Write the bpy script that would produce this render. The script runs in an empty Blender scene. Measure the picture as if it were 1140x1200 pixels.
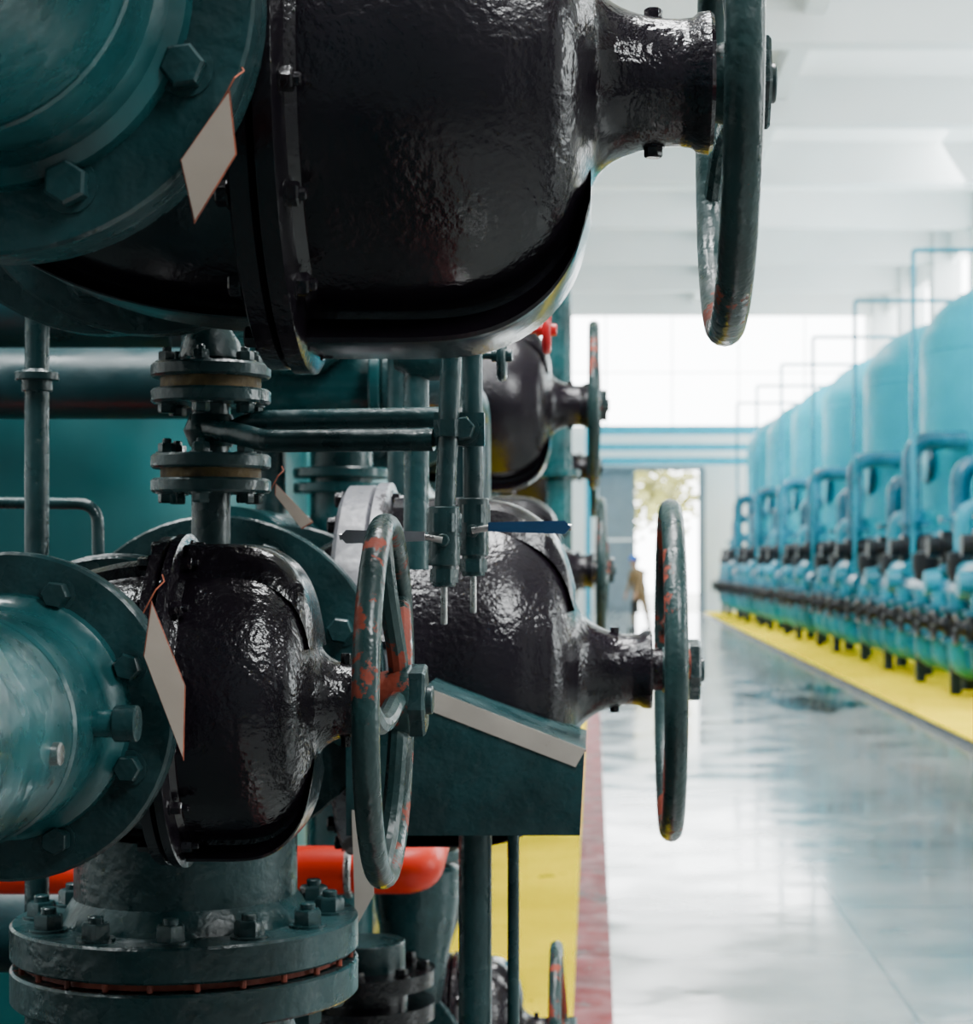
import bpy, bmesh, math, random
from mathutils import Vector, Matrix
random.seed(4)
scene=bpy.context.scene
TAU=math.tau
# ------------------------------------------------------------ materials
def new_mat(name):
    m=bpy.data.materials.new(name); m.use_nodes=True
    nt=m.node_tree; b=nt.nodes['Principled BSDF']
    return m,nt,b
def paint(name,col,rough=0.35,var=0.35,vscale=4,bump=0.15,bscale=80,chip=None,chip_th=0.62,chip_scale=6,coat=0.0,metal=0.0,rvar=0.12,spec=0.5,col2=None,bdist=0.004,bmask=False):
    m,nt,b=new_mat(name); N=nt.nodes; L=nt.links
    tc=N.new('ShaderNodeTexCoord')
    n1=N.new('ShaderNodeTexNoise'); n1.inputs['Scale'].default_value=vscale; n1.inputs['Detail'].default_value=6
    L.new(tc.outputs['Object'],n1.inputs['Vector'])
    mix=N.new('ShaderNodeMix'); mix.data_type='RGBA'
    c=Vector(col)
    hi=Vector(col2) if col2 else c*(1+var)
    mix.inputs['A'].default_value=(*(c*(1-var)),1); mix.inputs['B'].default_value=(*hi,1)
    cr_=N.new('ShaderNodeMapRange'); cr_.inputs['From Min'].default_value=0.35; cr_.inputs['From Max'].default_value=0.65
    L.new(n1.outputs['Fac'],cr_.inputs['Value']); L.new(cr_.outputs['Result'],mix.inputs['Factor'])
    out=mix.outputs['Result']
    rr=N.new('ShaderNodeMapRange'); rr.inputs['To Min'].default_value=max(0.03,rough-rvar); rr.inputs['To Max'].default_value=rough+rvar
    n3=N.new('ShaderNodeTexNoise'); n3.inputs['Scale'].default_value=vscale*3.1; n3.inputs['Detail'].default_value=4
    L.new(tc.outputs['Object'],n3.inputs['Vector'])
    rr.inputs['From Min'].default_value=0.3; rr.inputs['From Max'].default_value=0.7
    L.new(n3.outputs['Fac'],rr.inputs['Value'])
    rout=rr.outputs['Result']
    n2=N.new('ShaderNodeTexNoise'); n2.inputs['Scale'].default_value=bscale; n2.inputs['Detail'].default_value=2
    L.new(tc.outputs['Object'],n2.inputs['Vector'])
    bp=N.new('ShaderNodeBump'); bp.inputs['Strength'].default_value=bump; bp.inputs['Distance'].default_value=bdist
    if bmask:
        nm=N.new('ShaderNodeTexNoise'); nm.inputs['Scale'].default_value=5; nm.inputs['Detail'].default_value=3
        L.new(tc.outputs['Object'],nm.inputs['Vector'])
        mm=N.new('ShaderNodeMapRange'); mm.inputs['From Min'].default_value=0.42; mm.inputs['From Max'].default_value=0.62; mm.inputs['To Min'].default_value=0.18; mm.inputs['To Max'].default_value=1.0
        L.new(nm.outputs['Fac'],mm.inputs['Value'])
        mu=N.new('ShaderNodeMath'); mu.operation='MULTIPLY'; L.new(n2.outputs['Fac'],mu.inputs[0]); L.new(mm.outputs['Result'],mu.inputs[1])
        L.new(mu.outputs[0],bp.inputs['Height'])
    else: L.new(n2.outputs['Fac'],bp.inputs['Height'])
    L.new(bp.outputs['Normal'],b.inputs['Normal'])
    if chip:
        n4=N.new('ShaderNodeTexNoise'); n4.inputs['Scale'].default_value=chip_scale; n4.inputs['Detail'].default_value=10; n4.inputs['Roughness'].default_value=0.72
        L.new(tc.outputs['Object'],n4.inputs['Vector'])
        th=N.new('ShaderNodeMapRange'); th.inputs['From Min'].default_value=chip_th; th.inputs['From Max'].default_value=chip_th+0.012
        L.new(n4.outputs['Fac'],th.inputs['Value'])
        n5=N.new('ShaderNodeMix'); n5.data_type='RGBA'; n5.inputs['A'].default_value=(*(Vector(chip)*0.35),1); n5.inputs['B'].default_value=(*chip,1); L.new(n3.outputs['Fac'],n5.inputs['Factor'])
        m2=N.new('ShaderNodeMix'); m2.data_type='RGBA'; L.new(n5.outputs['Result'],m2.inputs['B'])
        L.new(th.outputs['Result'],m2.inputs['Factor']); L.new(out,m2.inputs['A']); out=m2.outputs['Result']
        m3=N.new('ShaderNodeMath'); m3.operation='MULTIPLY_ADD'; m3.inputs[1].default_value=0.35
        L.new(th.outputs['Result'],m3.inputs[0]); L.new(rout,m3.inputs[2]); rout=m3.outputs[0]
    L.new(out,b.inputs['Base Color']); L.new(rout,b.inputs['Roughness'])
    b.inputs['Metallic'].default_value=metal
    b.inputs['Specular IOR Level'].default_value=spec
    b.inputs['Coat Weight'].default_value=coat; b.inputs['Coat Roughness'].default_value=0.12
    return m
BLACK=paint('black_gloss_enamel',(0.004,0.003,0.005),rough=0.21,var=0.3,vscale=3,bump=0.55,bscale=120,rvar=0.07,col2=(0.009,0.006,0.010),bdist=0.004,bmask=True,chip=(0.07,0.045,0.035),chip_th=0.72,chip_scale=16)
GREEN=paint('dark_green_enamel',(0.009,0.034,0.037),rough=0.30,var=0.45,vscale=7,bump=0.5,bscale=60,chip=(0.10,0.14,0.13),chip_th=0.68,chip_scale=14)
WHEELG=paint('handwheel_green_worn',(0.014,0.038,0.038),rough=0.32,var=0.35,vscale=9,bump=0.5,bscale=70,chip=(0.34,0.05,0.022),chip_th=0.575,chip_scale=5)
TEAL=paint('teal_pipe_paint',(0.007,0.066,0.072),rough=0.28,var=0.5,vscale=6,bump=0.3,bscale=40,chip=(0.004,0.018,0.018),chip_th=0.64,chip_scale=8)
TEALD=paint('dark_teal_paint',(0.005,0.032,0.038),rough=0.36,var=0.3,vscale=4,bump=0.2,bscale=40)
TEALL=paint('teal_vessel_paint',(0.006,0.13,0.14),rough=0.4,var=0.2,vscale=2,bump=0.05,bscale=30)
RED=paint('red_pipe_paint',(0.90,0.035,0.012),rough=0.4,var=0.12,vscale=5,bump=0.08,bscale=40,spec=0.3)
REDV=paint('small_red_enamel',(0.60,0.01,0.015),rough=0.3,var=0.15,bump=0.05)
RUST=paint('rust_gasket',(0.17,0.03,0.015),rough=0.7,var=0.5,vscale=20,bump=0.4,bscale=120)
OCHRE=paint('gasket_ochre',(0.12,0.075,0.025),rough=0.7,var=0.6,vscale=30,bump=0.3,bscale=120)
STEEL=paint('bare_steel',(0.45,0.45,0.44),rough=0.3,var=0.2,vscale=20,bump=0.1,bscale=80,metal=0.9)
GREYP=paint('grey_flange_paint',(0.16,0.16,0.18),rough=0.35,var=0.3,vscale=12,bump=0.25,bscale=60,chip=(0.03,0.025,0.03),chip_th=0.55,chip_scale=8)
ZINC=paint('galvanised_edge',(0.38,0.34,0.30),rough=0.45,var=0.15,vscale=10,bump=0.05,chip=(0.20,0.12,0.08),chip_th=0.60,chip_scale=9)
TAG=paint('tag_plate_beige',(0.34,0.28,0.235),rough=0.4,var=0.08,vscale=12,bump=0.03)
TAGE=paint('tag_plate_rust_edge',(0.28,0.06,0.025),rough=0.6,var=0.4,vscale=40,bump=0.1)
BLUEH=paint('blue_lever_plastic',(0.005,0.04,0.11),rough=0.4,var=0.1,bump=0.02)
YEL=paint('yellow_floor_paint',(0.92,0.68,0.0),rough=0.9,var=0.08,vscale=2,bump=0.03,bscale=15,chip=(0.45,0.30,0.0),chip_th=0.64,chip_scale=3,spec=0.0)
DARKF=paint('dark_machine_base_floor',(0.03,0.045,0.045),rough=0.5,var=0.3,vscale=3,bump=0.1,spec=0.2)
REDL=paint('red_line_worn_paint',(0.22,0.03,0.035),rough=0.5,var=0.3,vscale=3,bump=0.03,bscale=15,chip=(0.30,0.26,0.26),chip_th=0.57,chip_scale=2.5,spec=0.08)
BLUET=paint('sky_blue_vessel_paint',(0.0,0.37,0.50),rough=0.5,var=0.10,vscale=1,bump=0.02,bscale=15,spec=0.12)
BLUEP=paint('blue_pipe_paint',(0.0,0.105,0.175),rough=0.32,var=0.4,vscale=2,bump=0.03,bscale=15,spec=0.4)
BLUEM=paint('mid_blue_manifold_paint',(0.0,0.21,0.31),rough=0.35,var=0.3,vscale=2,bump=0.03,bscale=15,spec=0.35)
BLACKP=paint('black_valve_paint',(0.006,0.008,0.012),rough=0.4,var=0.2,bump=0.05,spec=0.3)
NAVY=paint('dark_leg_paint',(0.004,0.02,0.03),rough=0.5,var=0.2,bump=0.05,spec=0.3)
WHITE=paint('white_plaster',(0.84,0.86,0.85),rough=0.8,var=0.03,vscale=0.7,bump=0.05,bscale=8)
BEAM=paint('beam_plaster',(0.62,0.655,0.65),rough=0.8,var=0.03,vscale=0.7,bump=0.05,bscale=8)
GREYW=paint('grey_back_wall_paint',(0.13,0.17,0.18),rough=0.8,var=0.03,vscale=0.7,bump=0.05,bscale=8)
FRAME=paint('window_frame_white',(0.85,0.88,0.88),rough=0.5,var=0.03,bump=0.02)
DOORG=paint('grey_door_paint',(0.17,0.22,0.26),rough=0.5,var=0.08,bump=0.03)
LBLUE=paint('light_blue_gantry_paint',(0.0,0.34,0.50),rough=0.4,var=0.08,bump=0.02,spec=0.2)
CONC=paint('outdoor_concrete',(0.45,0.45,0.42),rough=0.8,var=0.1,vscale=0.5,bump=0.1)
LEAF=paint('foliage',(0.25,0.24,0.06),rough=0.6,var=0.5,vscale=1.5,bump=0.1)
BARK=paint('bark',(0.12,0.08,0.05),rough=0.8,var=0.3,bump=0.5,bscale=20)
SKIN=paint('skin',(0.40,0.22,0.15),rough=0.5,var=0.05,bump=0.02)
KHAKI=paint('khaki_workwear',(0.20,0.14,0.08),rough=0.9,var=0.12,vscale=8,bump=0.1,spec=0.1)
HELM=paint('blue_hard_hat',(0.0,0.09,0.40),rough=0.4,var=0.05,bump=0.01,spec=0.3)
HAIR=paint('dark_hair',(0.02,0.015,0.012),rough=0.5,var=0.2)
BOOT=paint('black_boot',(0.015,0.015,0.018),rough=0.5,var=0.2)
def floor_mat():
    m,nt,b=new_mat('polished_concrete_tiles'); N=nt.nodes; L=nt.links
    tc=N.new('ShaderNodeTexCoord')
    n=N.new('ShaderNodeTexNoise'); n.inputs['Scale'].default_value=0.55; n.inputs['Detail'].default_value=7; n.inputs['Roughness'].default_value=0.6
    L.new(tc.outputs['Object'],n.inputs['Vector'])
    r=N.new('ShaderNodeValToRGB'); r.color_ramp.elements[0].position=0.35; r.color_ramp.elements[0].color=(0.15,0.175,0.17,1)
    r.color_ramp.elements[1].position=0.65; r.color_ramp.elements[1].color=(0.36,0.375,0.36,1)
    L.new(n.outputs['Fac'],r.inputs['Fac'])
    br=N.new('ShaderNodeTexBrick'); br.offset=0.0; br.inputs['Scale'].default_value=1.0
    br.inputs['Brick Width'].default_value=1.2; br.inputs['Row Height'].default_value=1.2; br.inputs['Mortar Size'].default_value=0.010
    br.inputs['Color1'].default_value=(1,1,1,1); br.inputs['Color2'].default_value=(0.90,0.91,0.91,1); br.inputs['Mortar'].default_value=(0.35,0.37,0.37,1)
    L.new(tc.outputs['Object'],br.inputs['Vector'])
    mx=N.new('ShaderNodeMix'); mx.data_type='RGBA'; mx.blend_type='MULTIPLY'; mx.inputs['Factor'].default_value=0.9
    L.new(r.outputs['Color'],mx.inputs['A']); L.new(br.outputs['Color'],mx.inputs['B'])
    L.new(mx.outputs['Result'],b.inputs['Base Color'])
    n2=N.new('ShaderNodeTexNoise'); n2.inputs['Scale'].default_value=1.6; n2.inputs['Detail'].default_value=8
    L.new(tc.outputs['Object'],n2.inputs['Vector'])
    mr=N.new('ShaderNodeMapRange'); mr.inputs['From Min'].default_value=0.35; mr.inputs['From Max'].default_value=0.7; mr.inputs['To Min'].default_value=0.05; mr.inputs['To Max'].default_value=0.2
    L.new(n2.outputs['Fac'],mr.inputs['Value']); L.new(mr.outputs['Result'],b.inputs['Roughness'])
    n3=N.new('ShaderNodeTexNoise'); n3.inputs['Scale'].default_value=2.5
    L.new(tc.outputs['Object'],n3.inputs['Vector'])
    bp=N.new('ShaderNodeBump'); bp.inputs['Strength'].default_value=0.08; bp.inputs['Distance'].default_value=0.02
    L.new(n3.outputs['Fac'],bp.inputs['Height']); L.new(bp.outputs['Normal'],b.inputs['Normal'])
    b.inputs['Specular IOR Level'].default_value=0.7
    return m
FLOOR=floor_mat()
WET=paint('wet_stain',(0.05,0.07,0.07),rough=0.05,var=0.5,vscale=3,bump=0.02,rvar=0.03)
# ------------------------------------------------------------ builder
AX={'X':(Vector((1,0,0)),Vector((0,1,0)),Vector((0,0,1))),'Y':(Vector((0,1,0)),Vector((1,0,0)),Vector((0,0,1))),'Z':(Vector((0,0,1)),Vector((1,0,0)),Vector((0,1,0)))}
def basis(ax):
    if isinstance(ax,str): return AX[ax]
    a=Vector(ax).normalized()
    t=Vector((0,0,1)) if abs(a.z)<0.9 else Vector((1,0,0))
    u=a.cross(t).normalized(); v=a.cross(u).normalized()
    return a,u,v
def cr(pts,n=6):
    P=[Vector(p) for p in pts]; out=[]
    for i in range(len(P)-1):
        p0=P[i-1] if i>0 else P[i]*2-P[i+1]; p1=P[i]; p2=P[i+1]; p3=P[i+2] if i+2<len(P) else P[i+1]*2-P[i]
        for k in range(n):
            t=k/n
            out.append(0.5*((2*p1)+(p2-p0)*t+(2*p0-5*p1+4*p2-p3)*t*t+(3*p1-p0-3*p2+p3)*t**3))
    out.append(P[-1]); return out
def fillet(pts,r,n=6):
    P=[Vector(p) for p in pts]; out=[P[0]]
    for i in range(1,len(P)-1):
        a=(P[i-1]-P[i]); b=(P[i+1]-P[i]); rr=min(r,a.length*0.49,b.length*0.49)
        s=P[i]+a.normalized()*rr; e=P[i]+b.normalized()*rr
        for k in range(n+1):
            t=k/n; out.append(s*(1-t)**2+P[i]*2*t*(1-t)+e*t*t)
    out.append(P[-1]); return out
class B:
    def __init__(s): s.v=[]; s.f=[]; s.m=[]; s.mats=[]
    def mi(s,m):
        if m not in s.mats: s.mats.append(m)
        return s.mats.index(m)
    def ring_faces(s,rings,mat,closed=True,loop=False):
        mi=s.mi(mat); base=[]
        for R in rings:
            base.append(len(s.v)); s.v+= [tuple(p) for p in R]
        n=len(rings[0]); m=len(rings)
        for i in range(m if loop else m-1):
            a=base[i]; b=base[(i+1)%m]
            for k in range(n if closed else n-1):
                k2=(k+1)%n
                s.f.append((a+k,a+k2,b+k2,b+k)); s.m.append(mi)
        return base,n
    def cap(s,b,n,mat):
        s.f.append(tuple(range(b,b+n))); s.m.append(s.mi(mat))
    def rev(s,o,ax,prof,mat,seg=40,su=1,sv=1,phase=0.0,loop=False):
        a,u,v=basis(ax); o=Vector(o); rings=[]
        for t,r in prof:
            r=max(r,1e-5)
            rings.append([o+a*t+u*(r*su*math.cos(phase+TAU*k/seg))+v*(r*sv*math.sin(phase+TAU*k/seg)) for k in range(seg)])
        base,n=s.ring_faces(rings,mat,loop=loop)
        if not loop:
            if prof[0][1]>1e-4: s.cap(base[0],n,mat)
            if prof[-1][1]>1e-4: s.cap(base[-1],n,mat)
    def cyl(s,o,ax,l,r,mat,seg=32,ch=0.0015,phase=0.0):
        ch=min(ch,l*0.3,r*0.3)
        s.rev(o,ax,[(0,r-ch),(ch,r),(l-ch,r),(l,r-ch)],mat,seg,phase=phase)
    def tube(s,pts,r,mat,seg=16,caps=True,radii=None):
        P=[Vector(p) for p in pts]; rings=[]
        t0=(P[1]-P[0]).normalized(); _,u,v=basis(t0)
        for i,p in enumerate(P):
            if i==0: t=t0
            elif i==len(P)-1: t=(P[i]-P[i-1]).normalized()
            else: t=((P[i+1]-P[i]).normalized()+(P[i]-P[i-1]).normalized()).normalized()
            u=(u-t*u.dot(t)).normalized(); v=t.cross(u)
            rr=radii[i] if radii else r
            rings.append([p+u*(rr*math.cos(TAU*k/seg))+v*(rr*math.sin(TAU*k/seg)) for k in range(seg)])
        base,n=s.ring_faces(rings,mat)
        if caps: s.cap(base[0],n,mat); s.cap(base[-1],n,mat)
    def torus(s,o,ax,R,ra,rr,mat,seg=72,sseg=16):
        a,u,v=basis(ax); o=Vector(o); rings=[]
        for i in range(seg):
            th=TAU*i/seg; d=u*math.cos(th)+v*math.sin(th)
            rings.append([o+d*(R+rr*math.cos(TAU*k/sseg))+a*(ra*math.sin(TAU*k/sseg)) for k in range(sseg)])
        s.ring_faces(rings,mat,loop=True)
    def box(s,c,size,mat,rot=None):
        c=Vector(c); hx,hy,hz=[d/2 for d in size]; b=len(s.v)
        R=rot.to_3x3() if rot else Matrix.Identity(3)
        for x in(-hx,hx):
            for y in(-hy,hy):
                for z in(-hz,hz): s.v.append(tuple(c+R@Vector((x,y,z))))
        for f in((0,1,3,2),(4,6,7,5),(0,4,5,1),(2,3,7,6),(0,2,6,4),(1,5,7,3)):
            s.f.append(tuple(b+i for i in f)); s.m.append(s.mi(mat))
    def prism(s,poly,ext,mat):
        b=len(s.v); n=len(poly); e=Vector(ext)
        s.v+=[tuple(Vector(p)) for p in poly]+[tuple(Vector(p)+e) for p in poly]
        mi=s.mi(mat)
        s.f.append(tuple(range(b,b+n))); s.m.append(mi)
        s.f.append(tuple(range(b+n,b+2*n))); s.m.append(mi)
        for k in range(n):
            k2=(k+1)%n; s.f.append((b+k,b+k2,b+n+k2,b+n+k)); s.m.append(mi)
    def hexb(s,o,ax,l,r,mat):
        a,_,_=basis(ax)
        s.rev(o,ax,[(0,r*1.25),(l*0.15,r*1.25),(l*0.16,r*1.0)],mat,20)
        s.rev(o,ax,[(l*0.16,r),(l*0.85,r),(l,r*0.86)],mat,6,phase=random.random())
    def bolts(s,o,ax,R,n,l,r,mat,phase=0.0,stud=0.0,su=1,sv=1,flip=False):
        a,u,v=basis(ax); o=Vector(o)
        for k in range(n):
            th=phase+TAU*k/n; p=o+u*(R*su*math.cos(th))+v*(R*sv*math.sin(th))
            d=-a if flip else a
            s.hexb(p,d,l,r,mat)
            if stud: s.cyl(p,d,l+stud,r*0.52,mat,12)
    def flange(s,o,ax,R,t,mat,seg=56):
        c=min(0.003,t*0.2)
        s.rev(o,ax,[(0,R-c),(c,R),(t-c,R),(t,R-c)],mat,seg)
    def finish(s,name,loc=(0,0,0),parent=None,ang=35):
        me=bpy.data.meshes.new(name); l=Vector(loc)
        me.from_pydata([tuple(Vector(p)) for p in s.v],[],s.f)
        for i,p in enumerate(me.polygons): p.material_index=s.m[i]; p.use_smooth=True
        for m in s.mats: me.materials.append(m)
        bm=bmesh.new(); bm.from_mesh(me); bmesh.ops.recalc_face_normals(bm,faces=bm.faces); bm.to_mesh(me); bm.free()
        me.set_sharp_from_angle(angle=math.radians(ang))
        ob=bpy.data.objects.new(name,me); scene.collection.objects.link(ob); ob.location=l
        if parent: ob.parent=parent
        return ob
# ------------------------------------------------------------ gate valve
def wheel(b,x,R,ra,rr,hubx,hubr,mat,nutmat,y=0,z=0,rot=0.3,spr=0.011):
    b.torus((x,y,z),'X',R-rr,ra,rr,mat,80,16)
    for k in range(5):
        th=rot+TAU*k/5; pts=[]
        for t in (0,0.2,0.45,0.7,0.9,1.0):
            r=hubr*0.7+(R-rr-hubr*0.7)*t; a2=th+0.22*math.sin(t*math.pi)
            xx=hubx+(x-hubx)*(t**1.5)
            pts.append((xx,y+r*math.cos(a2),z+r*math.sin(a2)))
        b.tube(cr(pts,4),spr,mat,10)
    b.rev((hubx,y,z),'X',[(-0.03,hubr*0.7),(-0.012,hubr*0.8),(0.0,hubr*0.95),(0.012,hubr*0.95),(0.016,hubr*0.7)],mat,32)
    b.rev((hubx+0.012,y,z),'X',[(0,hubr*1.0),(0.014,hubr*1.0),(0.017,hubr*0.93)],nutmat,6,phase=0.2)
    b.cyl((hubx+0.028,y,z),'X',0.008,hubr*0.38,nutmat,20)
PROF=[(0,1.0),(.12,1.0),(.25,1.0),(.38,.985),(.48,.94),(.56,.865),(.62,.77),(.665,.65),(.69,.53),(.705,.44),(.725,.375),(.765,.32),(.83,.28),(.9,.262),(.96,.26)]
def gate_valve(name,loc,hl,fr,pr,bo,bfr,dr,x0,x1,nr,wx,wr,ra,hubx,hubr,flmat=GREEN,bfmat=BLACK,ysc=0.86,wrot=0.3,nb=16,gland=True,spr=0.011,hole=8,cs=1.0,tm=1.0,rh=0.11):
    b=B()
    ft=fr*0.15
    b.rev((0,0,0),'Y',[(-hl+ft*0.5,pr*1.12),(-hl*0.6,pr*1.15),(-hl*0.3,pr*1.3),(0,pr*1.38),(hl*0.3,pr*1.3),(hl*0.6,pr*1.15),(hl-ft*0.5,pr*1.12)],BLACK,48)
    b.flange((0,-hl,0),'Y',fr,ft,flmat); b.flange((0,hl-ft,0),'Y',fr,ft,flmat)
    b.bolts((0,-hl+ft,0),'Y',fr*0.8,hole,0.018,fr*0.085,flmat,phase=math.pi/8)
    b.bolts((0,hl-ft,0),'Y',fr*0.8,hole,0.018,fr*0.085,flmat,phase=math.pi/8,flip=True)
    c2=dr*cs
    ch=cr([(-dr*0.60,0.001),(-dr*0.55,c2*0.25),(-dr*0.42,c2*0.52),(-dr*0.21,c2*0.72),(0.1*dr,c2*0.86),(bo*0.55,c2*0.94),(bo,dr*0.97)],4)
    b.rev((0,0,0),'X',[(p[0],p[1]) for p in ch],BLACK,64,su=ysc)
    for s in (1,-1):
        rib(b,[(p[0],p[1]) for p in ch if p[0]>-dr*0.3],s,dr*0.22,dr*0.045,BLACK)
    t=bfr*0.085
    b.rev((bo,0,0),'X',[(-t*tm,bfr*0.95),(-t*tm*.85,bfr*.985),(-t*0.15,bfr*.985),(0,bfr*0.965)],bfmat,72,su=ysc*1.03)
    b.rev((bo,0,0),'X',[(0.001,bfr*0.94),(0.004,bfr*1.0),(t*0.85,bfr*1.0),(t,bfr*0.97),(t*1.1,dr*1.03),(t*1.5,dr*1.0)],bfmat,72,su=ysc*1.03)
    rb=(bfr+dr*0.98)*0.5
    for k in range(nb):
        th=TAU*(k+0.5)/nb; p=Vector((bo,ysc*1.03*rb*1.0*math.cos(th),rb*1.0*math.sin(th)))
        b.hexb(p+Vector((t,0,0)),'X',0.013,bfr*0.04,BLACK); b.cyl(p+Vector((t,0,0)),'X',0.02,bfr*0.022,BLACK,10)
        b.hexb(p-Vector((t*tm,0,0)),(-1,0,0),0.013,bfr*0.04,BLACK)
    L=x1-x0; pf=cr([(bo+t,dr),(x0+0.001,dr)]+[(x0+L*a,max(dr*r,0)) for a,r in PROF[1:]],3)
    P2=[]
    for p in pf:
        r=p[1]; f=(p[0]-x0)/L
        if r<dr*0.45: r=max(r*(nr/(dr*0.26)) if f>0.9 else r+(r*(nr/(dr*0.26))-r)*min(1,max(0,(f-0.69)/0.2)),nr*0.9)
        P2.append((p[0],r))
    rings=[]
    for x,r in P2:
        k2=ysc+(1-ysc)*max(0,min(1,((x-x0)/L-0.55)/0.2))
        rings.append([Vector((x,r*k2*math.cos(TAU*k/72),r*math.sin(TAU*k/72))) for k in range(72)])
    b.ring_faces(rings,BLACK)
    for s in (1,-1):
        rib(b,[q for q in P2 if q[1]>dr*0.42 and q[0]>=bo+t],s,dr*0.28,dr*rh,BLACK)
    b.rev((x1-0.06*L,0,0),'X',[(0,nr),(0.012,nr*1.02),(0.018,nr*1.10),(0.05*L+0.01,nr*1.13),(0.05*L+0.014,nr*1.08)],BLACK,40)
    b.cyl((x1,0,0),'X',max(0.01,hubx-x1-0.01),nr*0.6,BLACK,24)
    b.hexb((x0+L*0.87,0,nr*1.0),'Z',0.012,nr*0.15,BLACK)
    b.hexb((x0+L*0.87,0,-nr*1.0),(0,0,-1),0.012,nr*0.15,BLACK)
    wheel(b,wx,wr,ra,ra*0.95,hubx,hubr,WHEELG,GREEN,rot=wrot,spr=spr)
    return b.finish(name,loc)
def rib(b,prof,s,w,h,mat):
    # cast keel: outer land with flanks that lean towards the light (top) / flare outwards (bottom)
    rings=[]; rm=max(r for _,r in prof)
    for x,r in prof:
        if s<0: half=[(w*0.70,r*0.86),(w*0.78,r+h*0.02),(w*0.92,r+h*0.35),(w*1.12,r+h*0.78),(w*1.10,r+h*0.95),(w*0.95,r+h*1.03)]
        else: half=[(w*1.5,r*0.86),(w*1.30,r+h*0.05),(w*1.12,r+h*0.45),(w*0.98,r+h*0.78),(w*0.82,r+h*0.96),(w*0.5,r+h*1.03)]
        q=[(-a,c) for a,c in half]+[(a,c) for a,c in reversed(half)]
        rings.append([Vector((x,y,s*z)) for y,z in q])
    base,n=b.ring_faces(rings,mat); b.cap(base[0],n,mat); b.cap(base[-1],n,mat)
def pipe_y(name,x,z,y0,y1,r,fr,f0=True,f1=True,mat=TEAL,extra=None):
    b=B(); ft=fr*0.16
    b.rev((x,y0,z),'Y',[(0,r),(y1-y0,r)],mat,64)
    if f0:
        b.flange((x,y0,z),'Y',fr,ft,GREEN); b.rev((x,y0+ft,z),'Y',[(0,r*1.16),(0.02,r*1.08),(0.04,r)],mat,56)
        b.bolts((x,y0+ft,z),'Y',fr*0.8,8,0.022,fr*0.1,GREEN,phase=math.pi/8)
    if f1:
        b.flange((x,y1-ft,z),'Y',fr,ft,GREEN); b.rev((x,y1-ft-0.04,z),'Y',[(0,r),(0.02,r*1.05),(0.028,r*1.13),(0.04,r*1.15)],mat,56)
        b.bolts((x,y1-ft,z),'Y',fr*0.8,8,0.018,fr*0.085,GREEN,phase=math.pi/8,flip=True)
    if extra: extra(b)
    return b.finish(name)
VT=dict(hl=.29,fr=.2196,pr=.13,bo=.200,bfr=.288,dr=.240,x0=.235,x1=.608,nr=.062,wx=.632,wr=.26,ra=.018,hubx=.645,hubr=.052)
V1=dict(hl=.20,fr=.1545,pr=.09,bo=.115,bfr=.178,dr=.150,x0=.138,x1=.318,nr=.038,wx=.337,wr=.20,ra=.0140,hubx=.352,hubr=.040)
V2=dict(hl=.27,fr=.232,pr=.13,bo=.195,bfr=.292,dr=.250,x0=.24,x1=.612,nr=.055,wx=.650,wr=.267,ra=.0175,hubx=.668,hubr=.050,bfmat=GREYP,cs=0.76,tm=2.0,rh=.07)
gate_valve('gate_valve',(-.50,1.948,2.172),**VT,wrot=0.9)
gate_valve('gate_valve',(-.559,2.10,1.549),**V1,wrot=0.55,nb=14)
gate_valve('gate_valve',(-.53,3.07,1.527),**V2,wrot=0.2)
gate_valve('gate_valve',(-.63,6.04,2.173),**VT,wrot=0.4)
gate_valve('gate_valve',(-.63,10.1,2.173),**VT,wrot=0.1)
gate_valve('gate_valve',(-.62,7.2,1.66),**V2,wrot=0.7)
gate_valve('gate_valve',(-.62,10.6,1.60),**V2,wrot=0.3)
gate_valve('gate_valve',(-.62,14.6,1.55),**V2,wrot=0.3)
gate_valve('gate_valve',(-.416,4.2,0.68),**V1,wrot=0.1,nb=14)
def tapA(b):
    b.cyl((-.559+.088,1.80,1.549),'X',0.045,.013,TEAL,20); b.cyl((-.559+.12,1.80,1.549),'X',0.022,.017,GREEN,20)
    b.rev((-.559,1.72,1.549),'Y',[(0,.1035),(.004,.106),(.008,.1035)],TEAL,56)
    b.cyl((-.559+.08,1.66,1.535),'X',0.03,.010,STEEL,16)
pipe_y('flanged_pipe',-.559,1.549,0.5,1.90,.103,.158,f0=False,extra=tapA)
pipe_y('flanged_pipe',-.50,2.172,0.4,1.655,.148,.2215,f0=False,extra=lambda b:b.rev((-.5,1.5,2.172),'Y',[(0,.149),(.004,.151),(.008,.149)],TEAL,56))
pipe_y('flanged_pipe',-.56,2.172,2.242,5.75,.13,.215)
pipe_y('flanged_pipe',-.63,2.173,6.33,9.81,.13,.215)
pipe_y('flanged_pipe',-.62,1.66,3.34,6.93,.13,.205,f0=False)
pipe_y('flanged_pipe',-.62,1.63,7.47,10.33,.13,.205)
pipe_y('flanged_pipe',-.62,1.58,10.87,14.33,.13,.205)
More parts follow.
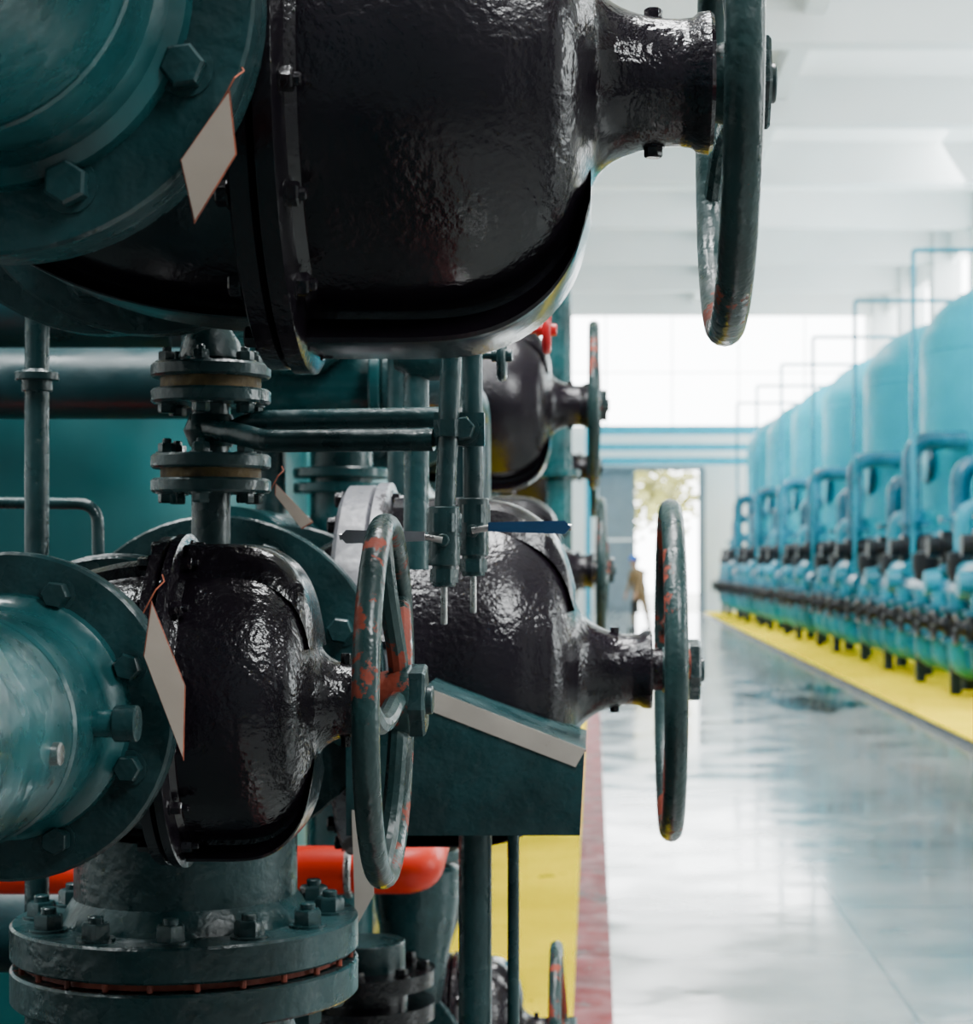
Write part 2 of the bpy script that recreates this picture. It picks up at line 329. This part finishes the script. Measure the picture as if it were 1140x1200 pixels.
# pipe tee between the lower valves, with big horizontal flange pair below
b=B(); tx=-.53; ty=2.56
b.rev((tx-0.01,2.30,1.545),'Y',[(0,.13),(.5,.13)],GREEN,48)
b.flange((-.559,2.30,1.549),'Y',.158,.024,GREEN); b.bolts((-.559,2.324,1.549),'Y',.125,8,.02,.015,GREEN,phase=math.pi/8)
b.flange((tx,2.768,1.527),'Y',.235,.032,GREEN); b.bolts((tx,2.768,1.527),'Y',.19,8,.024,.019,GREEN,phase=math.pi/8,flip=True)
b.rev((tx,ty,0.78),'Z',[(0,.143),(.75,.143)],GREEN,64)
zt=1.235
b.rev((tx,ty,zt),'Z',[(0,.160),(.02,.15),(.03,.143)],GREEN,56)
b.flange((tx,ty,zt-.044),'Z',.222,.044,GREEN,72)
b.rev((tx,ty,zt-.054),'Z',[(0,.205),(.01,.205)],RUST,64)
b.flange((tx,ty,zt-.100),'Z',.222,.044,GREEN,72)
b.bolts((tx,ty,zt),'Z',.185,12,.022,.019,GREEN,phase=.1,stud=0.008)
b.bolts((tx,ty,zt-.1),'Z',.185,12,.022,.019,GREEN,phase=.1,flip=True)
for k in range(24):
    th=TAU*k/24; b.cyl((tx+.213*math.cos(th),ty+.213*math.sin(th),zt-.055),'Z',.012,.004,RUST,8)
b.rev((tx,ty,0),'Z',[(0,.2),(.02,.2),(.022,.143),(.8,.143)],GREEN,48)
b.finish('pipe_tee_riser')
# ------------------------------------------------------------ small flanged riser with curved branch pipes
b=B(); sx,sy=-.477,2.45
b.cyl((sx,sy,1.62),'Z',.46,.024,GREEN,24)
for z in (1.925,1.893,1.812,1.782):
    b.flange((sx,sy,z),'Z',.074,.018,GREEN,40)
for z in (1.914,1.803): b.rev((sx,sy,z-0.003),'Z',[(0,.062),(.014,.062)],OCHRE,32)
for z0,z1 in ((1.943,1.889),(1.830,1.778)):
    b.bolts((sx,sy,z0),'Z',.056,6,.013,.011,GREEN,phase=.5,stud=.006); b.bolts((sx,sy,z1+.004),'Z',.056,6,.013,.011,GREEN,phase=.5,flip=True)
b.rev((sx,sy,1.95),'Z',[(0,.04),(.02,.036),(.035,.026)],GREEN,24)
b.rev((sx,sy,1.84),'Z',[(0,.026),(.02,.034),(.04,.026)],GREEN,24)
b.tube(fillet([(sx,sy-.02,1.862),(sx+.055,sy-.06,1.85),(sx+.08,sy-.08,1.842),(-.19,2.34,1.842)],.05),.0135,GREEN,16)
b.tube(fillet([(sx,sy+.0,1.845),(sx+.05,sy-.01,1.872),(-.18,2.38,1.872)],.04),.0125,GREEN,16)
b.finish('small_flanged_riser')
def downpipe(x,y,lean,zend,side,lc):
    b=B(); p=[(-.50,y+.0,2.10),(x+.01,y,2.10),(x,y,2.02),(x+lean,y,zend+.12)]
    b.tube(fillet(p,.04),.0125,GREEN,16)
    xe=x+lean
    b.cyl((xe,y,zend+.07),'Z',.07,.019,GREEN,20); b.rev((xe,y,zend+.11),'Z',[(0,.021),(.022,.021)],GREEN,6)
    b.cyl((xe,y,zend+.045),'Z',.03,.014,GREEN,20); b.rev((xe,y,zend+.05),'Z',[(0,.017),(.016,.017)],GREEN,6)
    b.cyl((xe,y,zend),'Z',.05,.004,STEEL,12)
    b.cyl((xe,y-.025,zend+.1),'Y',.03,.008,GREEN,12)
    b.tube([(xe,y-.028,zend+.1),(xe+side*.03,y-.03,zend+.105),(xe+side*.12,y-.03,zend+.104)],.004,STEEL,10)
    b.prism([(xe+side*.02,y-.036,zend+.099),(xe+side*.112,y-.036,zend+.096),(xe+side*.119,y-.036,zend+.104),(xe+side*.112,y-.036,zend+.112),(xe+side*.02,y-.036,zend+.110)],(0,.012,0),lc)
    for z in (1.95,1.845): b.rev((x+lean*(2.02-z)/.3,y,z),'Z',[(0,.0175),(.02,.0175)],GREEN,6)
    b.finish('drain_pipe')
downpipe(-.165,2.33,-.012,1.622,-1,GREYP)
downpipe(-.148,2.39,.002,1.634,1,BLUEH)
b=B(); b.box((-.16,2.35,1.855),(.06,.012,.04),GREEN); b.hexb((-.155,2.344,1.855),(0,-1,0),.02,.015,GREEN); b.finish('pipe_clamp')
# tag plates
def tag(q,y,tilt,wire=True):
    b=B(); P=[Vector((x,y+tilt*i,z)) for i,(x,z) in enumerate(q)]
    c=sum(P,Vector())/4
    b.prism(P,(0,.0015,0),TAGE)
    b.prism([c+(p-c)*0.95-Vector((0,.0012,0)) for p in P],(0,.001,0),TAG)
    top=P[1]
    b.tube([top+Vector((-.008,.001,-.012)),top+Vector((.004,.0,.010)),top+Vector((.010,.01,.018)),top+Vector((.006,.02,.024))],.0007,TAGE,8)
    b.finish('tag_plate')
k=1.60/2300
tag([((u-695)*k,1.7-(v-655)*k) for u,v in ((211,188),(268,104),(275,178),(224,259))],1.60,.004)
k=1.84/2300
tag([((u-695)*k,1.7-(v-655)*k) for u,v in ((168,768),(175,704),(213,805),(209,895))],1.84,.008)
k=2.72/2300
tag([((u-695)*k,1.7-(v-655)*k) for u,v in ((322,580),(322,566),(366,612),(352,620))],2.72,.004)
# ------------------------------------------------------------ sloping sheet-metal box on posts
b=B(); y0=2.66
x0,x1=-.335,-.012
b.prism([(x0,y0,1.325),(x1-.006,y0,1.325),(x1,y0,1.437),(-.225,y0,1.520),(x0,y0,1.50)],(0,.30,0),GREEN)
b.prism([(-.228,y0-.002,1.527),(x1+.002,y0-.002,1.442),(x1-.012,y0-.002,1.418),(-.228,y0-.002,1.497)],(0,.004,0),ZINC)
b.prism([(-.228,y0,1.522),(x1+.002,y0,1.438),(x1+.002,y0,1.442),(-.228,y0,1.527)],(0,.30,0),GREEN)
b.cyl((-.167,2.78,0),'Z',1.33,.0235,GREEN,24); b.cyl((-.167,2.78,0),'Z',.012,.06,GREEN,24)
b.cyl((-.113,2.78,0),'Z',1.33,.0085,GREEN,16)
b.prism([(-.327,y0-.003,1.36),(-.300,y0-.003,1.36),(-.297,y0-.003,1.245),(-.322,y0-.003,1.20)],(0,.004,0),ZINC)
b.finish('sloping_sheet_metal_box')
# ------------------------------------------------------------ background pipework on the left
b=B(); b.cyl((-.765,2.7,0),'Z',3.2,.0165,GREEN,20)
b.cyl((-.765,2.7,1.945),'Z',.012,.03,GREEN,20); b.cyl((-.765,2.7,1.93),'Z',.03,.021,GREEN,20)
b.finish('vertical_conduit')
b=B(); b.tube(fillet([(-.95,2.95,1.785),(-.745,2.95,1.783),(-.74,2.95,1.5)],.03),.009,GREEN,14); b.tube([(-.95,2.95,1.785),(-.95,2.95,0)],.009,GREEN,12); b.finish('bent_guard_rail')
b=B(); 
b.rev((-3.2,3.75,2.035),'X',[(0,.068),(2.55,.068)],TEALD,40)
b.rev((-.65,3.75,2.035),'X',[(0,.068),(.0,.06),(.25,.06)],TEAL,40)
b.flange((-.42,3.75,2.035),'X',.1,.022,TEAL); b.flange((-.395,3.75,2.035),'X',.1,.022,GREEN)
b.bolts((-.373,3.75,2.035),'X',.082,8,.014,.012,GREEN)
b.tube(fillet([(-.4,3.75,2.035),(-.28,3.75,2.035),(-.28,4.4,2.035),(-.28,4.4,1.3)],.1),.05,TEALD,28)
b.finish('horizontal_branch_pipe')
b=B(); b.rev((-3.2,4.3,2.27),'X',[(0,.12),(2.4,.12)],TEALD,40); b.flange((-.9,4.3,2.27),'X',.17,.03,TEALD); b.rev((-3.2,4.5,2.60),'X',[(0,.16),(2.6,.16)],TEALD,40); b.finish('header_pipe')
for i,(x,y) in enumerate(((-1.40,5.3),(-1.9,7.9),(-1.9,10.5),(-1.9,13.1),(-1.9,15.7))):
    b=B(); r=.62
    pr=[(0.25,.01),(.27,.3),(.38,.52),(.55,.61),(.6,.62),(2.15,.62),(2.2,.61),(2.38,.5),(2.5,.3),(2.54,.01)]
    b.rev((x,y,0),'Z',pr,TEALL,64)
    for z in (1.66,1.2): b.rev((x,y,z),'Z',[(0,.625),(.01,.632),(.02,.625)],TEALL,64)
    for k in range(4):
        th=TAU*(k+.5)/4; b.box((x+.5*math.cos(th),y+.5*math.sin(th),.3),(.09,.09,.6),TEALD)
    b.cyl((x,y,2.5),'Z',.5,.07,TEALD,24); b.flange((x,y,2.6),'Z',.12,.03,TEALD)
    b.finish('teal_pressure_vessel')
b=B(); b.cyl((-.50,3.9,.0),'Z',1.95,.062,TEAL,32)
for z in (1.86,1.83,1.68,1.655): b.flange((-.50,3.9,z),'Z',.095,.02,TEAL if z>1.7 else TEALD)
b.cyl((-.64,3.9,0),'Z',1.93,.03,GREEN,24)
b.finish('teal_riser_pipe')
b=B(); b.tube(fillet([(-.145,8.4,3.6),(-.145,8.4,1.62),(-.62,8.4,1.62)],.12),.055,TEAL,24); b.flange((-.145,8.4,2.05),'Z',.09,.03,TEAL); b.finish('teal_riser_pipe')
def small_valve(x,y,z,R,mat,len_=.25):
    b=B(); b.torus((x,y,z),'X',R,R*.22,R*.22,mat,36,10)
    for k in range(4): 
        th=.4+TAU*k/4; b.tube([(x,y,z),(x,y+R*math.cos(th),z+R*math.sin(th))],R*.15,mat,8)
    b.cyl((x-R*.5,y,z),'X',R,R*.3,mat,12); b.cyl((x-len_,y,z),'X',len_,R*.18,mat,12)
    b.rev((x-len_,y,z),'X',[(-.03,.02),(0,.035),(.04,.035),(.06,.02)],GREEN,20)
    b.tube([(x-len_,y-.0,z+.3),(x-len_,y,z-.3)],.018,GREEN,14)
    b.finish('small_globe_valve')
small_valve(-.078,3.3,2.085,.034,REDV); small_valve(-.128,2.75,1.985,.03,GREEN,.12)
b=B()
b.rev((-3.0,3.5,1.145),'X',[(0,.043),(2.57,.043)],RED,36)
b.flange((-.44,3.5,1.145),'X',.05,.012,STEEL)
b.rev((-.43,3.5,1.145),'X',[(0,.04),(.06,.04),(.06,.043)],RED,36)
b.tube(fillet([(-.39,3.5,1.145),(-.31,3.5,1.145),(-.31,3.8,1.19),(-.31,4.6,1.19)],.06),.042,RED,28)
b.finish('red_fire_pipe')
b=B(); b.rev((-3.0,3.9,.98),'X',[(0,.10),(2.4,.10)],TEALD,40)
b.rev((-3.0,3.5,.72),'X',[(0,.1),(2.3,.1)],TEALD,40)
for x in (-2.6,-1.4,-.7): b.box((x,3.7,.45),(.1,.5,.9),TEALD)
b.finish('lower_header_pipe')
b=B(); px,py=-.36,4.0
b.cyl((px,py,.80),'Z',.5,.05,GREEN,28)
for z in (1.12,1.09): b.flange((px,py,z),'Z',.095,.022,GREEN)
b.bolts((px,py,1.142),'Z',.075,8,.014,.011,GREEN)
b.rev((px,py,.80),'Z',[(0,.05),(.2,.085),(.27,.09),(.29,.05)],GREEN,32)
b.finish('reducer_riser')
b=B(); b.rev((-.42,3.60,.86),'Z',[(0,.13),(.03,.13),(.032,.08),(.06,.08),(.062,.13),(.09,.13)],BLACK,40); b.cyl((-.42,3.6,0),'Z',1.0,.075,GREEN,28)
b.bolts((-.42,3.6,.95),'Z',.108,8,.014,.012,BLACK); b.finish('pump_discharge_flange')
for i,(x,y) in enumerate(((-.95,6.3),(-.95,9.2),(-.95,11.8))):
    b=B(); b.rev((x,y,.55),'Y',[(-.35,.1),(-.34,.22),(-.1,.26),(.1,.26),(.3,.2),(.32,.08),(.6,.07)],GREEN,40)
    b.flange((x,y-.37,.55),'Y',.2,.04,GREEN); b.box((x,y+.1,.15),(.4,1.0,.3),TEALD)
    b.rev((x,y,.55),'Z',[(0,.1),(.5,.1)],GREEN,24); b.finish('centrifugal_pump')
# ------------------------------------------------------------ room
def boxobj(name,c,s,mat):
    b=B(); b.box(c,s,mat); return b.finish(name)
YB,YE=-6,62; XL,XR=-8,9; H=10
boxobj('floor',((XL+XR)/2,(YB+YE)/2,-.1),(XR-XL,YE-YB,.2),FLOOR)
b=B(); b.box((-.35,27,.004),(.55,46,.008),YEL); b.finish('yellow_floor_marking')
b=B(); b.box((-4.31,22,.004),(7.37,56,.008),DARKF); b.box((-.35,-1,.004),(.55,10,.008),DARKF); b.finish('machine_base_slab')
boxobj('red_floor_line',(.0,(YB+50)/2,.003),(.15,50-YB,.006),REDL)
b=B(); b.box((5.9,38,.04),(5.0,44,.08),YEL); b.box((3.39,38,.03),(.03,44,.06),NAVY); b.finish('yellow_plinth')
b=B(); pts=[]
random.seed(11)
for (cx,cy,rx,ry) in ((2.55,23.0,.62,1.3),(2.95,25.5,.3,1.1),(2.0,24.4,.3,.5)):
    pts=[(cx+rx*math.cos(TAU*k/24)*random.uniform(.6,1.15),cy+ry*math.sin(TAU*k/24)*random.uniform(.7,1.1),.002) for k in range(24)]
    b.prism(pts,(0,0,.002),WET)
b.finish('water_puddle')
b=B()
b.box(((XL+XR)/2,(YB+YE)/2,H+.1),(XR-XL,YE-YB,.2),WHITE)
b.finish('ceiling')
b=B()
y=2.2
while y<YE:
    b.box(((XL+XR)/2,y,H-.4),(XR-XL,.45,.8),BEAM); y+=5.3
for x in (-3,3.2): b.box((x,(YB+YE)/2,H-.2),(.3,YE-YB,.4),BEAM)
b.finish('ceiling_beams')
boxobj('wall_left',(XL-.15,(YB+YE)/2,H/2),(.3,YE-YB,H),WHITE)
YW=13
b=B()
b.box((XR+.15,(YB+YW)/2,H/2),(.3,YW-YB,H),WHITE)
b.box((XR+.15,(YW+YE)/2,1.5),(.3,YE-YW,3.0),WHITE); b.box((XR+.15,(YW+YE)/2,9.6),(.3,YE-YW,.8),WHITE)
y=2.2-5.3
while y<YE+1:
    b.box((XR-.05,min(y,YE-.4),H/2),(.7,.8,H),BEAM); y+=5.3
b.box((XR+.15,(YW+YE)/2,6.0),(.3,YE-YW,.9),WHITE)
b.finish('wall_right')
b=B(); y=YW
while y<YE: b.box((XR+.15,y,6.1),(.06,.07,6.4),FRAME); y+=1.33
b.box((XR+.15,(YW+YE)/2,7.9),(.05,YE-YW,.06),FRAME); b.box((XR+.15,(YW+YE)/2,4.4),(.05,YE-YW,.06),FRAME)
b.finish('window_1')
b=B(); yw=YE+.15
b.box(((XL+.2)/2,yw,2.95),(.2-XL,.3,5.9),WHITE); b.box(((XR+3.45)/2,yw,2.95),(XR-3.45,.3,5.9),WHITE)
b.box((1.82,yw,5.2),(3.26,.3,1.4),WHITE); b.box(((XL+XR)/2,yw,9.85),(XR-XL,.3,.3),WHITE)
for x in (XL+.2,XR-.2): b.box((x,yw,7.9),(.4,.32,4),WHITE)
b.finish('wall_end')
b=B(); x=XL+2.1
while x<XR: b.box((x,yw,7.8),(.04,.05,3.8),FRAME); x+=2.1
b.box(((XL+XR)/2,yw,7.6),(XR-XL,.04,.035),FRAME)
b.finish('window_2')
b=B(); b.box((.75,YE-.06,2.25),(1.15,.08,4.5),DOORG); b.box((.75,YE-.11,2.25),(1.0,.03,4.2),DOORG); b.box((.75,YE-.13,2.3),(1.1,.03,.08),FRAME)
b.box((3.42,YE-.12,2.25),(.22,.2,4.5),DOORG); b.box((1.85,YE-.12,4.55),(3.3,.2,.14),DOORG); b.finish('door_1')
b=B()
for z,h in ((5.68,.28),(5.15,.2),(4.72,.22)): b.box((2.6,60.6,z),(5.6,.3,h),LBLUE)
for x in (-.15,5.35): b.box((x,60.6,2.95),(.18,.25,5.9),LBLUE)
b.finish('blue_steel_gantry')
b=B(); b.box(((XL+XR)/2,YB-.15,H/2),(XR-XL,.3,H),GREYW)
b.finish('wall_back')
boxobj('outdoor_ground',(0,82,-.15),(60,39,.2),CONC)
random.seed(2)
b=B(); b.tube([(2.6,74,-.1),(2.5,74,2),(2.7,74,4)],.15,BARK,10)
for k in range(900):
    d=Vector((random.gauss(0,1),random.gauss(0,1),random.gauss(0,.8))); c=Vector((2.3,74,4.3))+d*.9; s=.2
    a=Vector((random.uniform(-1,1),random.uniform(-1,1),random.uniform(-1,1))).normalized(); _,u,v=basis(a)
    i=len(b.v); b.v+=[tuple(c+u*s),tuple(c+v*s*.5),tuple(c-u*s),tuple(c-v*s*.5)]; b.f.append((i,i+1,i+2,i+3)); b.m.append(b.mi(LEAF))
b.finish('tree')
# ------------------------------------------------------------ blue filter vessels
def blue_tank(y,i):
    b=B(); off=-max(0,y-28.7)*.018; cx=6.5+off; r=1.7; D=.45+off
    pr=cr([(1.35,.02),(1.4,.7),(1.55,1.3),(1.85,1.62),(2.1,1.7)],4)+cr([(4.7,1.7),(5.0,1.66),(5.4,1.38),(5.7,.85),(5.82,.4),(5.84,.02)],4)
    b.rev((cx,y,0),'Z',[(p[0],p[1]) for p in pr],BLUET,64)
    for z in (2.1,3.35,4.7): b.rev((cx,y,z-.02),'Z',[(0,1.7),(.01,1.712),(.03,1.712),(.04,1.7)],BLUET,64)
    b.torus((cx-1.66,y-.35,3.1),'X',.27,.06,.05,BLUEP,32,8); b.cyl((cx-1.72,y-.35,3.1),'X',.1,.26,BLUET,32)
    for k in range(4):
        th=TAU*(k+.5)/4; b.box((cx+1.35*math.cos(th),y+1.35*math.sin(th),.95),(.16,.16,1.7),NAVY)
    b.cyl((cx,y,5.8),'Z',.25,.12,BLUEP,20)
    P=BLUEP; M=BLUEM
    b.tube(fillet([(cx-1.3,y-1.3,3.35),(4.0+D,y-1.3,3.35),(4.0+D,y-1.3,.5)],.28),.13,P,20)
    b.tube(fillet([(cx-1.5,y+.9,2.85),(4.1+D,y+.9,2.85),(4.1+D,y+.9,.5)],.28),.13,P,20)
    b.tube(fillet([(cx-1.5,y-.1,2.3),(3.95+D,y-.1,2.3),(3.95+D,y-.1,1.55),(3.95+D,y-1.6,1.55)],.2),.12,M,20)
    b.tube([(4.35+D,y-2.65,1.95),(4.35+D,y+2.65,1.95)],.12,M,18)
    b.tube([(3.95+D,y-2.65,1.30),(3.95+D,y+2.65,1.30)],.16,P,18)
    b.tube([(4.3+D,y-2.65,.62),(4.3+D,y+2.65,.62)],.20,P,18)
    for yy in (y-2.0,y-.6,y+.5,y+1.8):
        b.tube(fillet([(3.8+D,yy,1.3),(3.8+D,yy,.42),(4.7+D,yy,.42),(4.7+D,yy,1.9)],.22),.13,M,18)
        for z in (1.08,.72): b.flange((3.8+D,yy,z),'Z',.21,.06,P,24)
        b.rev((3.8+D,yy,.93),'X',[(-.3,.02),(-.28,.06),(-.2,.08),(-.14,.15),(.14,.15)],BLACKP,16)
        b.torus((3.5+D,yy,.93),'X',.15,.025,.025,BLACKP,24,8); b.tube([(3.5+D,yy-.15,.93),(3.5+D,yy+.15,.93)],.012,BLACKP,6)
    for yy in (y-1.3,y+.9):
        for z in (2.15,1.55): b.flange((4.05+D,yy,z),'Z',.22,.07,P,24)
        b.rev((4.18+D,yy,1.85),'X',[(-.50,.02),(-.49,.13),(-.35,.13),(-.33,.2),(.1,.2)],BLACKP,16)
        b.rev((4.28+D,yy,1.40),'X',[(-.65,.02),(-.63,.15),(-.45,.18),(-.43,.09),(.1,.09)],M,16)
        b.tube([(4.2+D,yy,.5),(4.2+D,yy,.08)],.09,NAVY,14)
    for yy in (y-.1,y+2.4):
        b.rev((3.95+D,yy,1.72),'Z',[(-.3,.17),(-.12,.21),(.05,.21),(.08,.1),(.3,.06)],BLACKP,16)
        b.box((3.85+D,yy,.63),(.12,.12,1.08),NAVY)
    b.tube(fillet([(3.95+D,y-1.7,1.3),(3.95+D,y-1.7,5.95),(cx,y-1.7,5.95),(cx,y,5.95)],.05),.035,M,10)
    b.finish('blue_filter_tank')
for i in range(7): blue_tank(23.4+5.3*i,i)
# ------------------------------------------------------------ worker
def worker(loc):
    V=[];E=[];R=[]
    def add(p,r,par=None):
        V.append(p);R.append(r)
        if par is not None:E.append((par,len(V)-1))
        return len(V)-1
    pel=add((0,0,.95),.155); ab=add((-.02,0,1.10),.14,pel); chs=add((-.07,0,1.30),.165,ab); up=add((-.10,0,1.42),.12,chs); nk=add((-.12,0,1.49),.058,up); hd0=add((-.14,0,1.54),.06,nk)
    for s in(1,-1):
        sh=add((-.10,s*.19,1.41),.075,up); el=add((-.12 if s>0 else -.16,s*.25,1.13),.052,sh); wr=add((-.22 if s>0 else -.27,s*.24,.90),.036,el); 
        hp=add((.0,s*.10,.86),.105,pel); kn=add((-.10*s+.0,s*.11,.49),.075,hp); an=add((-.14*s+.05,s*.11,.10),.052,kn)
    me=bpy.data.meshes.new('body'); me.from_pydata(V,E,[]); ob=bpy.data.objects.new('clothed_body',me); scene.collection.objects.link(ob)
    me.materials.append(KHAKI)
    sk=ob.modifiers.new('s','SKIN'); sk.use_smooth_shade=True
    for i,d in enumerate(me.skin_vertices[0].data): d.radius=(R[i],R[i]*(1.0 if i>4 else 1.15)); d.use_root=(i==0)
    ss=ob.modifiers.new('u','SUBSURF'); ss.levels=2; ss.render_levels=2
    root=bpy.data.objects.new('worker',None); scene.collection.objects.link(root); root.location=loc; ob.parent=root
    root.rotation_euler=(0,0,math.radians(35))
    b=B()
    hc=Vector((-.17,0,1.635))
    b.rev(hc,'Z',[(p[0],p[1]) for p in cr([(-.125,.02),(-.10,.055),(-.05,.074),(0,.082),(.05,.078),(.09,.055),(.11,.01)],3)],SKIN,24,su=1.1)
    b.cyl(hc+Vector((.03,0,-.16)),'Z',.09,.05,SKIN,16)
    b.tube([hc+Vector((-.085,0,.02)),hc+Vector((-.112,0,-.025)),hc+Vector((-.085,0,-.035))],.011,SKIN,8)
    for s in(1,-1):
        b.rev(hc+Vector((0,s*.08,-.01)),'Y',[(-.01,.02),(.01,.02)],SKIN,10,sv=1.5); b.rev(hc+Vector((-.083,s*.03,.01)),'X',[(-.006,.008),(.01,.012)],HAIR,8)
    b.box(hc+Vector((-.082,0,-.06)),(.015,.04,.008),REDL)
    b.rev(hc+Vector((.02,0,-.02)),'Z',[(-.05,.06),(0,.08),(.05,.083)],HAIR,20,su=1.05)
    b.rev(hc+Vector((0,0,.035)),'Z',[(0,.135),(.006,.137),(.012,.115),(.06,.11),(.10,.075),(.12,.03),(.123,.001)],HELM,28,su=1.15)
    for s in(1,-1):
        ax=-.14*s+.05
        b.tube(cr([(ax+.05,s*.11,.05),(ax-.02,s*.11,.055),(ax-.12,s*.11,.04),(ax-.17,s*.11,.035)],3),.04,BOOT,12,radii=None); b.cyl((ax,s*.11,.05),'Z',.14,.05,BOOT,14)
        b.box((ax-.06,s*.11,.01),(.27,.09,.02),BOOT)
        w=Vector((-.22 if s>0 else -.27,s*.24,.90))
        b.tube(cr([w+Vector((.005,0,.03)),w+Vector((-.015,0,-.03)),w+Vector((-.03,0,-.09))],3),.03,SKIN,10)
        for f in range(4):
            y=(f-1.5)*.019; ln=(.07,.08,.075,.06)[f]
            b.tube([w+Vector((-.028,y,-.08)),w+Vector((-.045,y,-.08-ln*.5)),w+Vector((-.035,y,-.08-ln))],.0085,SKIN,8)
        b.tube([w+Vector((-.02,-s*.025,-.04)),w+Vector((-.05,-s*.04,-.075)),w+Vector((-.055,-s*.035,-.10))],.010,SKIN,8)
    b.finish('head_hands_boots',parent=root)
    t=B(); t.tube([(-.32,-.24,.80),(-.32,-.24,.74)],.012,BLACKP,8); t.box((-.32,-.24,.58),(.16,.10,.30),BLACKP); t.finish('tool_bag',parent=root)
worker((1.10,46,0))
# ------------------------------------------------------------ lights
w=bpy.data.worlds.new('World'); scene.world=w; w.use_nodes=True
bg=w.node_tree.nodes['Background']; bg.inputs['Color'].default_value=(0.95,0.99,1.0,1); bg.inputs['Strength'].default_value=14.0
def area(name,loc,target,sx,sy,power,col=(1,1,1)):
    l=bpy.data.lights.new(name,'AREA'); l.shape='RECTANGLE'; l.size=sx; l.size_y=sy; l.energy=power; l.color=col
    o=bpy.data.objects.new(name,l); o.location=loc
    o.rotation_euler=(Vector(target)-Vector(loc)).to_track_quat('-Z','Y').to_euler(); scene.collection.objects.link(o); return o
area('right_wall_area_light',(XR-.5,40,7.5),(XR-6,40,4),4,36,5500,(.97,.99,1))  # daylight at the right-wall windows
area('overhead_area_light',(1.5,22,9.4),(3.5,26,0),3,10,1700,(1,1,1))  # added light to brighten the tanks and mid hall, not a real fixture
area('overhead_area_light',(1.5,42,9.1),(1.5,42,0),3,10,1200,(1,1,1))  # added downlight that lifts the backlit worker and far hall
area('overhead_area_light',(0.2,4.6,8.2),(0.1,4.4,0),2.4,3.0,900,(1,1,1))  # ceiling lamp above the valves
area('overhead_area_light',(2.6,-0.6,5.5),(-.3,2.2,1.8),1.6,1.8,250,(.97,1,1))  # added front key light on the valves, from behind the camera
area('overhead_area_light',(-1.0,0.9,6.5),(-.4,2.2,1.8),.9,1.2,260,(.97,1,1))  # added fill for the near valves from upper left, no fixture there
area('right_wall_area_light',(8.4,4.5,3.4),(0,3.5,1.8),1.6,4.5,260,(.93,1,1))  # window-like side light added for valve highlights; the wall is closed here
area('overhead_area_light',(-2.3,3.0,5.5),(-1.2,4.2,1.6),1.0,1.6,140,(.95,1,1))  # added light to lift the teal background on the left
# ------------------------------------------------------------ camera
cam=bpy.data.cameras.new('camera'); co=bpy.data.objects.new('camera',cam); scene.collection.objects.link(co)
co.location=(0,0,1.7); co.rotation_euler=(math.radians(90),0,0)
cam.sensor_fit='HORIZONTAL'; cam.sensor_width=36; cam.lens=2300/1140*36
cam.shift_x=-(695-570)/1140; cam.shift_y=55/1140
cam.clip_start=0.05; cam.clip_end=300
cam.dof.use_dof=True; cam.dof.focus_distance=2.05; cam.dof.aperture_fstop=10
scene.camera=co
